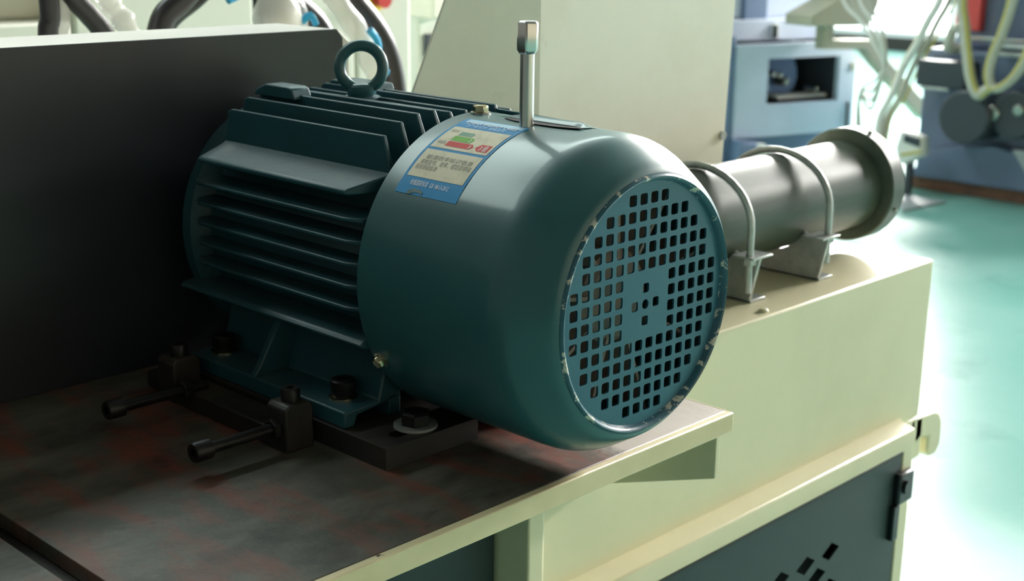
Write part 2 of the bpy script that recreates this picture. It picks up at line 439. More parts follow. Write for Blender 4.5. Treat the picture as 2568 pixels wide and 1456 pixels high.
for y0 in (.248, .425):
    obj('lug', MB().prism([(-.180, TT), (-.150, TT), (-.150, -.113), (-.154, -.109), (-.176, -.109), (-.180, -.113)], 'y', y0, y0+.028), 'black_plate', bar, bevel=.0015)
    yc = y0+.014
    sc = obj('socket_screw', MB().lathe([(0, -.102), (.0035, -.102), (.0035, -.0975), (.0075, -.0975), (.0085, -.099), (.0085, -.109)], (-.164, yc, 0), 'z', 28), 'black_oxide', bar)
for yc in (.262, .402):
    jb = obj('jack_bolt', MB().cyl((-.252, yc, -.131), (-.16, yc, -.131), .0052, 20), 'black_oxide', bar)
    obj('bolt_head', MB().lathe([(0, -.260), (.0042, -.260), (.0042, -.265), (.0078, -.265), (.0088, -.2635), (.0088, -.249), (.0050, -.249)], (0, yc, -.131), 'x', 28), 'black_oxide', jb)
    obj('lock_nut', MB().hexa((-.1795, yc, -.131), (-.187, yc, -.131), .0098, .3), 'black_oxide', jb)

# ------------------------------------------------------------------ electric motor
mot = thing('electric_motor', 'teal painted finned electric motor with round perforated fan cover on the rusty table', 'motor', (0, .34, -.132))
frame = obj('frame', MB().lathe([(.10, .195), (.107, .205), (.107, .462), (.118, .466), (.124, .472), (.124, .486), (.112, .500), (.07, .507), (.04, .512), (.02, .512), (.02, .5395), (0, .5395)], (0, 0, 0), 'y', 96), 'teal_cast', mot)
# upper corner ledges between the upright and the level fins
for sgn in (-1, 1):
    poly = [(sgn*.080, .093), (sgn*.092, .087), (sgn*.126, .0785), (sgn*.128, .0755), (sgn*.126, .073), (sgn*.095, .073), (sgn*.06, .08)]
    m = MB(); m.prism(poly, 'y', .210, .462)
    m.warp(lambda x, y, z: (x, y+(.016*(abs(x)-.08)/.048 if y < .3 else -.014*(abs(x)-.08)/.048), z))
    obj('corner_ledge', m, 'teal_cast', mot, bevel=.0018)
# upright fins
tops = {.0855: .1205, .0665: .1305, .0475: .1362, .0285: .1375, .0095: .1345}
for xa, zt in tops.items():
    for sgn in (-1, 1):
        x = sgn*xa
        zb = math.sqrt(max(.0001, .105**2-xa**2))-.004
        h = zt-zb
        m = MB().prism([(.205, zb), (.205, zb+h*.12), (.2225, zt), (.447, zt), (.452, zt-.002), (.466, zb+h*.12), (.466, zb)], 'x', x-.0024, x+.0024)
        k = m.v
        m.warp(lambda a, b, c: (x+(a-x)*(1.35 if c < zb+.006 else .85), b, c))
        obj('fin', m, 'teal_cast', mot, bevel=.0009)
# level fins
def level_fin(sgn, z, xt, y0=.206, y1=.467, th=.0055):
    m = MB().prism([(sgn*.096, y0), (sgn*.112, y0+.001), (sgn*(xt-.006), y0+.006), (sgn*xt, y0+.022), (sgn*xt, y1-.016), (sgn*(xt-.008), y1-.002), (sgn*.096, y1)], 'z', z-th/2, z+th/2)
    m.warp(lambda a, b, c: (a, b, z+(c-z)*(1.6-1.0*min(1, max(0, (abs(a)-.096)/(xt-.096))))))
    return obj('fin', m, 'teal_cast', mot, bevel=.0011)
for sgn in (-1, 1):
    for z in (.0525, .0330, .0132, -.0065, -.0262):
        level_fin(sgn, z, .1275)
    m = MB().prism([(sgn*.090, -.045), (sgn*.128, -.0505), (sgn*.132, -.0545), (sgn*.128, -.0575), (sgn*.105, -.064), (sgn*.085, -.068)], 'y', .204, .484)
    obj('lower_ledge', m, 'teal_cast', mot, bevel=.0015)
    # foot
    ft = obj('foot', MB().prism([(sgn*.139, -.132), (sgn*.139, -.1165), (sgn*.100, -.1145), (sgn*.092, -.085), (sgn*.088, -.062), (sgn*.060, -.062), (sgn*.060, -.106), (sgn*.086, -.118), (sgn*.124, -.122), (sgn*.128, -.132)], 'y', .2185, .459), 'teal_cast', mot, bevel=.0018)
    obj('foot_edge', MB().box(*sorted((sgn*.074, sgn*.088)), .2185, .459, -.132, -.112), 'teal_cast', ft, bevel=.0015)
    obj('rib', MB().prism([(sgn*.1385, -.1168), (sgn*.132, -.108), (sgn*.104, -.062), (sgn*.080, -.062), (sgn*.080, -.1168)], 'y', .352, .360), 'teal_cast', ft, bevel=.0012)
    for yb in (.250, .436):
        w = obj('washer', MB().lathe([(.006, -.1163), (.0135, -.1163), (.0135, -.1140), (.006, -.1140)], (sgn*.1145, yb, 0), 'z', 32, close=True), 'brass_zinc', mot)
        obj('foot_bolt', MB().lathe([(.0108, -.1140), (.0115, -.1125), (.0115, -.0995), (.0102, -.098), (.0055, -.098), (.0055, -.105), (0, -.105)], (sgn*.1145, yb, 0), 'z', 32), 'black_oxide', mot)
obj('under_web', MB().box(-.062, .062, .2185, .459, -.106, -.085), 'teal_cast', mot)
# bosses on top
obj('boss', MB().prism([(.386, .132), (.391, .1425), (.396, .144), (.432, .144), (.446, .1385), (.452, .132)], 'x', -.058, -.036), 'teal_cast', mot, bevel=.0015)
obj('boss', MB().prism([(.376, .134), (.38, .1415), (.44, .1415), (.45, .134)], 'x', .030, .060), 'teal_cast', mot, bevel=.0015)
obj('eye_pad', MB().lathe([(.018, .10), (.018, .1342), (.0165, .1352), (0, .1352)], (0, .356, 0), 'z', 36), 'teal_cast', mot)
eye = obj('eye_bolt', MB().lathe([(.0095, .1345), (.0132, .1350), (.0140, .1365), (.0140, .1440), (.0120, .1462), (.0085, .1475), (0, .1475)], (0, .356, 0), 'z', 32), 'teal_paint', mot)
# ring of the eye bolt
rn = Vector((-.70, -.70, .12)).normalized(); ra = rn.cross(Vector((0, 0, 1))).normalized(); rb = ra.cross(rn)
m = MB(); rc = Vector((.0, .356, .1622)); nr, nc = 56, 16; rv = []
for i in range(nr):
    a = 2*math.pi*i/nr; e = ra*math.cos(a)+rb*math.sin(a)
    for k in range(nc):
        b = 2*math.pi*k/nc
        rv.append(rc+e*(.0206+.0056*math.cos(b))+rn*.0060*math.sin(b))
m.add(rv, [(i*nc+k, i*nc+(k+1) % nc, ((i+1) % nr)*nc+(k+1) % nc, ((i+1) % nr)*nc+k) for i in range(nr) for k in range(nc)])
obj('ring', m, 'teal_paint', eye, smooth=60)
# terminal box on the far side, its lid just above the cover
tb = obj('terminal_box', MB().box(.075, .150, .215, .345, .03, .088), 'teal_cast', mot, bevel=.003)
m = MB().prism([(.047, .124), (.139, .124), (.139, .350), (.047, .350)], 'z', .1275, .1312)
m.warp(lambda x, y, z: (x, y, z+.018*(y-.124)-.42*(x-.047)))
obj('lid', m, 'teal_paint', tb, bevel=.0012)

# fan cover: thin shell of revolution, rim, grille; it sits a touch askew
def ask(x, y, z): return (x+.0040*(1-y/.2), y, z-.0015*(1-y/.2))
prof = [(.1350, .203), (.1350, .056), (.1348, .049), (.1340, .0425), (.1325, .0370), (.1302, .0315), (.1268, .0255), (.1222, .0180), (.1172, .0098), (.1138, .0048), (.1105, .0022), (.1080, .0012),
        (.1055, .0035), (.1090, .0060), (.1125, .0085), (.1200, .0185), (.1250, .0270), (.1290, .0350), (.1315, .0430), (.1332, .056), (.1332, .203)]
cover = obj('fan_cover', MB().lathe(prof, (0, 0, 0), 'y', 128, close=True).warp(ask), 'teal_paint', mot, smooth=40)
rim = [(.1085, .0025), (.1075, -.0006), (.1060, -.0018), (.1043, -.0012), (.1028, .0015), (.1016, .0042), (.1010, .0060), (.1060, .0066)]
obj('rim', MB().lathe(rim, (0, 0, 0), 'y', 128, close=True).warp(ask), 'teal_rim', cover, smooth=50)
P = .01355
def rsq(cx, cz, h, r=.0017, n=2):
    p = []
    for q, (sx, sz) in enumerate([(1, 1), (-1, 1), (-1, -1), (1, -1)]):
        for k in range(n+1):
            a = math.pi/2*(q+k/n); p.append((cx+sx*(h-r)+r*math.cos(a), cz+sz*(h-r)+r*math.sin(a)))
    return p
cnt = [4, 8, 10, 12, 12, 14, 14, 14, 14, 12, 12, 10, 8, 4]
holes = []
for c in range(14):
    r0 = (14-cnt[c])//2
    for r_ in range(r0, 14-r0):
        if 5 <= c <= 8 and 5 <= r_ <= 8: continue
        holes.append(rsq((c-6.5)*P, (6.5-r_)*P, .0046))
for dx, dz in ((P, 0), (-P, 0), (0, P*1.02), (0, -P*1.02)): holes.append(rsq(dx, dz, .0040))
holes.append([(.0042*math.cos(2*math.pi*k/16), .0042*math.sin(2*math.pi*k/16)) for k in range(16)])
outer = [(.1022*math.cos(2*math.pi*k/128), .1022*math.sin(2*math.pi*k/128)) for k in range(128)]
obj('grille', plate_with_holes(outer, holes, 'y', .0042, .0060).warp(ask), 'teal_grille', cover, smooth=0)
# fan behind the grille
fan = obj('fan', MB().lathe([(0, .030), (.034, .030), (.040, .036), (.040, .105), (.030, .110), (0, .110)], (0, 0, 0), 'y', 40), 'fan_grey', mot)
obj('back_disc', MB().lathe([(0, .110), (.124, .112), (.124, .116), (0, .116)], (0, 0, 0), 'y', 64), 'fan_grey', fan)
for k in range(9):
    a = 2*math.pi*k/9+.2; c, s_ = math.cos(a), math.sin(a)
    m = MB().box(.034, .120, .030, .112, -.0016, .0016)
    m.warp(lambda x, y, z: (x*c-z*s_, y, x*s_+z*c))
    obj('blade', m, 'fan_grey', fan, smooth=0)
# cover screws
def radial_screw(ang, y, s=1.0, wash=True):
    d = Vector((math.sin(ang), 0, math.cos(ang)))
    p = Vector((0, y, 0))+d*.1348
    o = obj('cover_screw', MB().hexa(p+d*.0012, p+d*.0075, .0068*s, .35), 'brass_zinc', cover, bevel=.0006)
    obj_w = MB().cyl(p-d*.001, p+d*.0014, .0088*s, 24)
    obj('screw_washer', obj_w, 'steel', cover)
radial_screw(R(0), .193, 1.05)
radial_screw(R(-119), .192, .85)
radial_screw(R(119), .192, .85)
# near-black strip laid on the cover crown as a shaded slot, and the grease pipe standing in it
m = MB(); a0, a1 = R(-4.6), R(1.2); ny = 26
tv = []; tf = []
for i in range(ny):
    y = .070+(.158-.070)*i/(ny-1); t = (i/(ny-1)-.5)*2; hw = (1-abs(t)**3)
    am = (a0+a1)/2+R(-.6)*t; w = (a1-a0)/2*hw
    for rr in (.1346, .13535):
        for q in (-1, 1):
            an = am+w*q; tv.append((rr*math.sin(an), y, rr*math.cos(an)))
for i in range(ny-1):
    b = i*4; c = b+4
    tf += [(b+2, b+3, c+3, c+2), (b, c, c+1, b+1), (b, b+2, c+2, c), (b+1, c+1, c+3, b+3)]
m.add(tv, tf)
obj('slot_shade', m, 'void_shade', cover, smooth=0, label='near-black strip painted as the shaded slot in the crown of the cover')
m = MB(); tv = []; tf = []
for i in range(ny):
    y = .072+(.170-.072)*i/(ny-1); t = i/(ny-1); lift = .0035*min(1, t*8, (1-t)*4)
    for an, dr in ((R(.8), .0), (R(2.4), .8), (R(4.2), 1.0), (R(6.0), .6), (R(7.5), 0)):
        rr = .1350+lift*dr; tv.append((rr*math.sin(an), y, rr*math.cos(an)))
for i in range(ny-1):
    for k in range(4): b = i*5+k; tf.append((b, b+1, b+6, b+5))
m.add(tv, tf)
obj('raised_louvre', m, 'teal_paint', cover, smooth=60)
gx, gy = -.0165, .1215
gp = obj('grease_pipe', MB().cyl((gx, gy, .125), (gx, gy, .196), .0061, 36), 'chrome', mot, label='polished steel grease pipe standing up from the cover')
m = MB()
def hring(z, r): return [(gx+r*math.cos(math.pi*k/3+.62), gy+r*math.sin(math.pi*k/3+.62), z) for k in range(6)]
hv = hring(.1925, .0072)+hring(.1965, .0098)+hring(.2175, .0098)+hring(.2200, .0078)
hf = [tuple(range(6))[::-1], tuple(range(18, 24))]
for q in (0, 6, 12): hf += [(q+k, q+(k+1) % 6, q+6+(k+1) % 6, q+6+k) for k in range(6)]
m.add(hv, hf)
obj('hexagon_cap', m, 'chrome', gp, bevel=.0012)

# energy label: thin printed foil wrapped on the cover
LY0, LY1, LA0, LA1 = .1845, .1125, R(-10.0), R(-53.2)      # left/right edge along the axis, top/bottom angle
LH = .0995; LW = LY0-LY1
def lab(u, v, r):
    """u 0..1 left to right, v 0..1 top to bottom"""
    an = LA0+(LA1-LA0)*v
    return ask(r*math.sin(an), LY0+(LY1-LY0)*u, r*math.cos(an))
def patch(name, m_, u0, u1, v0, v1, r, parent, nu=10, nv=16, thick=None, wob=0):
    m = MB(); vs_ = []; fs_ = []
    rs = (r,) if not thick else (r, r-thick)
    for rr in rs:
        for j in range(nv+1):
            for i in range(nu+1):
                u = u0+(u1-u0)*i/nu; v = v0+(v1-v0)*j/nv
                w = wob*math.sin(9*u+14*v)+wob*.7*math.sin(21*v+3*u)
                vs_.append(lab(u, v, rr+w))
    for j in range(nv):
        for i in range(nu):
            a = j*(nu+1)+i; fs_.append((a, a+1, a+nu+2, a+nu+1))
    m.add(vs_[:(nu+1)*(nv+1)], fs_)
    return obj(name, m, m_, parent, smooth=60)
def shape(name, m_, pts, r, parent):
    m = MB(); m.add([lab(u, v, r) for u, v in pts], [tuple(range(len(pts)))]); return obj(name, m, m_, parent, smooth=0)
el = patch('energy_label', 'lab_blue', 0, 1, 0, 1, .13535, mot, wob=.00006)
el['label'] = 'blue and white energy label stuck on the cover'
patch('header_glare', 'lab_light_blue', .06, .97, .010, .075, .13555, el, 8, 4)  # plain pale strip above the lettering imitates glare on the label
patch('white_panel', 'lab_white', .045, .955, .185, .505, .13555, el, wob=.00004)
patch('white_panel', 'lab_white', .045, .955, .535, .835, .13555, el, wob=.00004)
def arrow(u0, u1, v0, v1, tip): return [(u0, v0), (u1, v0), (u1+tip, (v0+v1)/2), (u1, v1), (u0, v1)]
shape('bar_print', 'lab_pale_green', arrow(.26, .47, .255, .315, .03), .13568, el)
shape('bar_print', 'lab_green', arrow(.24, .55, .325, .395, .03), .13568, el)
shape('bar_print', 'lab_red', arrow(.24, .63, .405, .470, .04), .13568, el)
shape('grade_print', 'lab_red', [(.70, .435), (.755, .385), (.92, .385), (.92, .475), (.755, .475)], .13568, el)
def text(body, m_, u, v, h, parent, name='lettering', bold=0.0, width=None):
    c = bpy.data.curves.new('txt', 'FONT'); c.body = body; c.size = 1.0; c.offset = bold; c.resolution_u = 2
    t = bpy.data.objects.new('txt', c); COL.objects.link(t)
    bpy.context.view_layer.update()
    dg = bpy.context.evaluated_depsgraph_get()
    me = bpy.data.meshes.new_from_object(t.evaluated_get(dg))
    k = h/LH*1.35
    xs = [p.co.x for p in me.vertices]
    sx = (width/(max(xs)-min(xs))) if width else h*1.35/LW
    m = MB()
    m.add([lab(u+p.co.x*sx, v-p.co.y*k, .13580) for p in me.vertices], [tuple(p.vertices) for p in me.polygons])
    bpy.data.objects.remove(t); bpy.data.curves.remove(c); bpy.data.meshes.remove(me)
    return obj(name, m, m_, parent, smooth=0)
text('CHINA ENERGY LABEL', 'lab_print_white', .10, .105, .0040, el, width=.82)
text('生产者名称  规格型号', 'lab_light_blue', .17, .160, .0040, el, width=.62)
text('耗能低', 'lab_ink', .085, .275, .0032, el, width=.13)
text('耗能高', 'lab_ink', .085, .450, .0032, el, width=.13)
text('1', 'lab_print_white', .43, .307, .0040, el); text('2', 'lab_print_white', .51, .385, .0045, el); text('3', 'lab_print_white', .59, .460, .0045, el)
text('3 级', 'lab_print_white', .765, .462, .0060, el, width=.12)
text('能源效率标识信息', 'lab_ink', .14, .640, .0040, el, width=.74)
text('规格型号、效率、额定功率和', 'lab_ink', .11, .700, .0043, el, width=.80)
text('能效等级标准', 'lab_ink', .09, .757, .0043, el, width=.34)
text('依据国家标准  GB 18613-2012', 'lab_print_white', .17, .912, .0042, el, width=.62)
shape('smudge', 'teal_paint', [(.20, 1.0), (.20, .965), (.28, .945), (.38, .945), (.44, .965), (.44, .985), (.36, .975), (.28, .985), (.25, 1.0)], .13572, el)

# ------------------------------------------------------------------ belt guard (dark box behind the motor)
bg = thing('belt_guard', 'charcoal painted sheet steel guard box standing behind the motor', 'guard', (-.35, .60, TT))
gp_ = [(.126, TT), (.126, .168)]
gp_ += [(.126-.012+.012*math.cos(R(a)), .170+.012*math.sin(R(a))) for a in (0, 30, 60, 90)]
obj('front_face', MB().prism([(-.85, TT), (.126, TT), (.126, .172), (.118, .182), (-.85, .182)], 'y', .540, .5425), 'charcoal_paint', bg, bevel=.0008)
obj('casing', MB().prism([(-.85, TT), (.135, TT), (.138, .168), (.122, .1815), (-.85, .1815)], 'y', .5425, .655), 'white_plastic', bg, bevel=.003)  # white colour stands in for blown-out daylight on the guard's top

# ------------------------------------------------------------------ pipe on its saddles
PY, PZ, PR = .328, -.056, .063
pipe = thing('oil_pipe', 'dark green steel pipe with wide end flange lying across the cream cabinet', 'pipe', (.6, PY, PZ-PR))
obj('tube', MB().lathe([(PR, .20), (PR, .862), (PR-.004, .862), (PR-.004, .20)], (0, PY, PZ), 'x', 72, close=True), 'dark_green_pipe', pipe)
obj('flange', MB().lathe([(PR-.002, .853), (.070, .853), (.0785, .855), (.0803, .858), (.0803, .888), (.0785, .891), (0, .891), (0, .884), (PR-.002, .884)], (0, PY, PZ), 'x', 72), 'dark_green_pipe', pipe, smooth=30)
for a in (20, 110, 200, 290):
    obj('grub_screw', MB().cyl((.874, PY+.080*math.cos(R(a)), PZ+.080*math.sin(R(a))), (.874, PY+.084*math.cos(R(a)), PZ+.084*math.sin(R(a))), .003, 12), 'zinc', pipe)
UB = []
for nm, xb, tail in (('first', .520, .062), ('second', .676, .050)):
    first = nm == 'first'
    lbl = 'galvanised saddle plate nearest the fan cover, under the pipe' if first else 'galvanised saddle plate near the pipe flange'
    sd = thing('pipe_saddle', lbl, 'bracket', (xb, PY, CT), 'saddle plates under the pipe')
    n = 14; arc = []
    for k in range(n+1):
        a = R(200+140*k/n); arc.append((PY+(PR+.0008)*math.cos(a), PZ+(PR+.0008)*math.sin(a)))
    zt = -.092
    poly = [(PY-.080, CT), (PY-.0925, zt), (PY-.066, zt)]+[p for p in arc if p[1] < zt+.012]+[(PY+.066, zt), (PY+.0925, zt), (PY+.080, CT)]
    obj('web', MB().prism(poly, 'x', xb-.0025, xb+.0025), 'zinc', sd, bevel=.0006, smooth=20)
    obj('foot_flange', MB().box(xb-.0025, xb+.030, PY-.083, PY+.083, CT, CT+.004), 'zinc', sd, bevel=.001)
    obj('top_flange', MB().box(xb-.018, xb+.024, PY-.094, PY-.062, zt, zt+.003), 'zinc', sd, bevel=.0008)
    obj('top_flange', MB().box(xb-.018, xb+.024, PY+.066, PY+.094, zt, zt+.003), 'zinc', sd, bevel=.0008)
    lbu = 'bent zinc rod clamp over the pipe nearest the fan cover' if first else 'bent zinc rod clamp over the pipe next to the flange'
    ub = thing('u_bolt', lbu, 'clamp', (xb+.01, PY, PZ), 'rod clamps over the pipe')
    rr = PR+.0052; xx = xb-.0095 if first else xb+.0115; lo = -.135 if first else -.127
    pts = [(xx, PY-.0825, lo), (xx, PY-.0825, zt), (xx, PY-.0825, PZ-.015)]
    for k in range(0, 19):
        a = math.pi-math.pi*k/18; pts.append((xx, PY+.0825*math.cos(a), PZ+rr*math.sin(a)))
    pts += [(xx, PY+.0825, PZ-.015), (xx, PY+.0825, zt), (xx, PY+.0825, lo)]
    obj('rod', MB().tube(pts, .0046, 14), 'zinc', ub)
    for sg in (-1, 1):
        obj('nut', MB().hexa((xx, PY+sg*.0825, zt), (xx, PY+sg*.0825, zt-.008), .0088), 'zinc', ub, bevel=.0005)

# ------------------------------------------------------------------ tall cream guard behind the pipe
gd = thing('hopper_guard', 'tall pale cream sheet steel guard standing behind the grease pipe', 'guard', (.5, .5, CT))
obj('front_panel', MB().prism([(.350, CT), (.727, CT), (.757, .46), (.350, .46)], 'y', .450, .453), 'cream_pale', gd, bevel=.0008)
m = MB().prism([(.170, CT), (.3495, CT), (.3495, .46), (.325, .46), (.170, .105)], 'y', .450, .453)
m.warp(lambda x, y, z: (x, y+.16*(.3495-x), z))
obj('left_panel', m, 'cream_pale', gd, bevel=.0008)
m = MB(); m.box(.722, .725, .453, .75, CT, .46); m.warp(lambda x, y, z: (x+.030*(z-CT)/(.46-CT), y, z))
obj('side_panel', m, 'cream_pale', gd)
m = MB(); m.cyl((.7285, .4505, .013), (.7285, .446, .013), .0065, 20)
obj('screw', m, 'zinc', gd)

# ------------------------------------------------------------------ things behind, on the right
def loc_frame(P0, az):
    d = Vector((math.cos(az), math.sin(az), 0)); n = Vector((-d.y, d.x, 0))
    return lambda s, t, z: (P0[0]+d.x*s+n.x*t, P0[1]+d.y*s+n.y*t, z)
F = loc_frame((5.7, 3.9), R(-17))
def fbox(s0, s1, t0, t1, z0, z1, fr=F):
    m = MB().box(s0, s1, t0, t1, z0, z1); return m.warp(fr)
bm_ = thing('blue_machine', 'pale blue machine with a rectangular dark viewing window, far behind the pipe', 'machine', (6.1, 4.1, FLOOR))
holew = [(.25, -.716), (.80, -.716), (.80, -.447), (.25, -.447)]
m = plate_with_holes([(.018, -.905), (.93, -.905), (.93, -.47), (.86, -.362), (.018, -.362)], [holew], 'y', 0.0, .04).warp(F)
obj('front_panel', m, 'pale_blue_hazed', bm_, smooth=0)
obj('housing', MB().prism([(.03, -.90), (.92, -.90), (.92, -.47), (.85, -.37), (.03, -.37)], 'y', .50, .9).warp(F), 'pale_blue_hazed', bm_, smooth=0)
obj('window_back', fbox(.05, .90, .46, .50, -.88, -.40), 'dark_machine', bm_, smooth=0)
obj('window_side', fbox(.16, .22, .04, .46, -.88, -.40), 'dark_machine', bm_, smooth=0)
obj('window_side', fbox(.82, .88, .04, .46, -.88, -.40), 'dark_machine', bm_, smooth=0)
obj('window_sill', fbox(.22, .82, .04, .46, -.80, -.74), 'dark_machine', bm_, smooth=0)
obj('window_head', fbox(.22, .82, .04, .46, -.43, -.39), 'dark_machine', bm_, smooth=0)
obj('drum', MB().cyl(F(.50, .20, -.57), F(.50, .40, -.57), .14, 32), 'mid_blue_paint', bm_)
for s_, z_, r_ in ((.31, -.555, .020), (.37, -.55, .022), (.42, -.56, .020), (.475, -.60, .028), (.72, -.66, .024)):
    obj('knob', MB().lathe([(0, -.03), (r_*.7, -.03), (r_, -.02), (r_, .06), (0, .06)], F(s_, .12, z_), 'y', 16), 'steel', bm_)
obj('tray', fbox(.40, .78, .08, .20, -.700, -.680), 'hose_grey', bm_, smooth=0)
obj('side_column', fbox(-.09, .018, .02, .9, FLOOR+.06, -.30), 'mid_blue_paint', bm_, bevel=.01)
obj('lower_base', fbox(-.02, .95, .12, .9, FLOOR+.06, -.905), 'mid_blue_paint', bm_, bevel=.01)
obj('plinth', fbox(-.10, 1.2, .08, .95, FLOOR, FLOOR+.06), 'brick_brown', bm_, smooth=0)
obj('upper_housing', fbox(-.02, .92, .20, .9, -.362, -.235), 'pale_blue_hazed', bm_, bevel=.01)
obj('upper_cabinet', fbox(-.05, .225, .25, .9, -.235, .9), 'pale_blue_hazed', bm_, bevel=.01)
obj('dark_column', fbox(.225, .40, .22, .9, -.236, .9), 'mid_blue_paint', bm_, bevel=.01)
obj('upper_cabinet', fbox(.40, .93, .30, .9, -.235, .9), 'pale_blue_hazed', bm_, bevel=.01)
sw = obj('switch_plate', fbox(.415, .47, .185, .20, -.352, -.262), 'frame_white', bm_, bevel=.004)
obj('switch', fbox(.42, .448, .17, .186, -.345, -.268), 'lock_black', sw, bevel=.004)
obj('latch', fbox(.875, .895, -.012, .0, -.889, -.729), 'dark_machine', bm_, bevel=.003)
obj('hinge', fbox(.885, .915, -.012, .0, -.54, -.49), 'hose_grey', bm_, bevel=.004)
obj('oil_tank', MB().prism([(.0, -.90), (.18, -.93), (.27, -.99), (.27, -1.06), (.0, -1.06)], 'y', -.10, .12).warp(F), 'mid_blue_paint', bm_, bevel=.01)
# beige bent arm in front of it
G = lambda s_, t, z: F(s_, t-.14, z)
ar = thing('swing_arm', 'beige bent swing arm reaching down in front of the blue machine', 'arm', (6.9, 3.2, FLOOR))
bar_ = [(.50, -.250), (.575, -.250), (.575, -.332), (.86, -.340), (.955, -.415), (1.40, -.765), (1.70, -.765), (1.70, -.855), (1.60, -.855), (1.58, -.84), (1.35, -.84), (.93, -.50), (.82, -.395), (.50, -.385)]
obj('arm', MB().prism(bar_, 'y', -.04, .04).warp(G), 'beige_paint', ar, bevel=.006)
obj('head', MB().prism([(.33, -.245), (.33, -.185), (.52, -.10), (.60, .9), (.90, .9), (.83, -.13), (.77, -.250)], 'y', -.12, .12).warp(G), 'beige_paint', ar, bevel=.01)
obj('support', MB().box(1.62, 1.69, -.03, .03, FLOOR, -.84).warp(G), 'beige_paint', ar, bevel=.006)

nv = thing('navy_machine', 'dark navy blue machine on a brown plinth at the far right', 'machine', (6.7, 2.3, FLOOR))
obj('main_body', MB().box(6.12, 7.4, 1.2, 2.94, FLOOR+.075, -.33), 'navy_hazed', nv, bevel=.02)
obj('upper_body', MB().box(6.30, 7.4, 1.2, 2.86, -.33, .9), 'navy_hazed', nv, bevel=.02)
obj('plinth', MB().box(6.08, 7.4, 1.2, 2.98, FLOOR, FLOOR+.075), 'brick_brown', nv, bevel=.008)
m = MB().prism([(2.05, FLOOR+.076), (2.93, FLOOR+.076), (2.80, -.86), (2.45, -.80), (2.10, -.86)], 'x', 6.02, 6.121)
obj('sloped_guard', m, 'navy_hazed', nv, bevel=.01)
obj('red_panel', MB().box(6.24, 6.30, 2.70, 2.845, -.235, .5), 'red_paint', nv, bevel=.006)
obj('rail', MB().box(6.14, 6.20, 2.1, 2.76, -.275, -.255), 'steel', nv, bevel=.003)
for z_ in (-.305, -.345): obj('bright_bar', MB().box(5.98, 6.10, 2.05, 2.49, z_+.012, z_+.034), 'zinc', nv, bevel=.004)
obj('pump_motor', MB().cyl((6.15, 2.560, -.65), (5.86, 2.560, -.65), .140, 36), 'dark_machine', nv, bevel=.012)
obj('pump', MB().cyl((6.15, 2.32, -.62), (5.92, 2.32, -.62), .125, 36), 'dark_machine', nv, bevel=.012)
obj('pump_band', MB().cyl((6.02, 2.43, -.62), (5.90, 2.43, -.62), .042, 24), 'steel', nv, bevel=.008)
obj('pump_band', MB().cyl((6.0, 2.29, -.59), (5.90, 2.29, -.59), .03, 24), 'steel', nv, bevel=.008)
obj('valve_block', MB().box(5.96, 6.12, 2.62, 2.90, -.52, -.38), 'dark_machine', nv, bevel=.01)
obj('bolt_row', MB().box(5.95, 5.97, 2.70, 2.87, -.535, -.520), 'zinc', nv, bevel=.004)
obj('elbow', MB().tube([(6.1, 2.735, -.32), (5.98, 2.735, -.31), (5.97, 2.73, -.27), (5.97, 2.715, -.215), (5.97, 2.68, -.20)], .026, 14, 4), 'hose_grey', nv)
obj('base_bracket', MB().prism([(2.20, -.80), (2.32, -.80), (2.22, -.93), (2.15, -.93)], 'x', 5.95, 6.03), 'grey_sheet', nv, bevel=.004)
def striped_hose(name, label, pts, r, stripe_off, group=None):
    t = thing(name, label, 'hose', pts[0], group)
    obj('hose', MB().tube(pts, r, 12, 6), 'hose_grey', t)
    obj('yellow_stripe', MB().tube([(p[0]-.012, p[1]+stripe_off, p[2]) for p in pts], r*.5, 10, 6), 'yellow_tape', t)
    return t
striped_hose('hydraulic_hose', 'pale grey hose with yellow stripe hanging straight down the navy machine', [(6.30, 2.64, .50), (5.95, 2.635, .42), (5.84, 2.63, .28), (5.84, 2.619, -.05), (5.84, 2.593, -.17), (5.84, 2.563, -.31), (5.84, 2.527, -.45), (5.84, 2.482, -.523), (5.84, 2.446, -.50), (5.84, 2.406, -.47)], .028, -.014, 'hoses on the navy machine')
striped_hose('hydraulic_hose', 'pale grey hose with yellow stripe slanting to the right edge of the navy machine', [(6.30, 2.28, .50), (5.95, 2.285, .42), (5.82, 2.30, .28), (5.82, 2.339, -.04), (5.82, 2.373, -.197), (5.82, 2.412, -.319), (5.82, 2.422, -.421), (5.82, 2.384, -.482), (5.82, 2.314, -.441), (5.82, 2.256, -.357), (5.82, 2.2, -.2)], .023, .013, 'hoses on the navy machine')
# wrapped white and yellow hose bundle between the two machines
hb = thing('wrapped_hose_bundle', 'bundle of white wrapped hoses with yellow stripes between the blue and navy machines', 'hose', (6.0, 3.05, FLOOR))
for k, (dy, r_, mm) in enumerate(((0, .020, 'white_plastic'), (.028, .008, 'yellow_tape'), (-.034, .015, 'hose_grey'), (-.058, .007, 'yellow_tape'), (.05, .014, 'white_plastic'))):
    obj('wrapped_hose', MB().tube([(6.32, 2.70+dy, .32), (6.0+.02*k, 2.74+dy, .14), (5.95+.02*k, 2.80+dy, -.08), (5.95+.02*k, 2.846+dy, -.169), (5.95+.02*k, 2.903+dy, -.298), (5.95+.02*k, 2.962+dy, -.409), (5.95+.02*k, 3.03+dy, -.59), (5.95+.02*k, 3.09+dy*.6, -.74), (5.95+.02*k, 3.10+dy*.5, FLOOR+.03)], r_, 10, 6), mm, hb)
cb = thing('cable_loop', 'thin pale cables looping in front of the bright end window', 'cable', (6.0, 3.1, FLOOR))
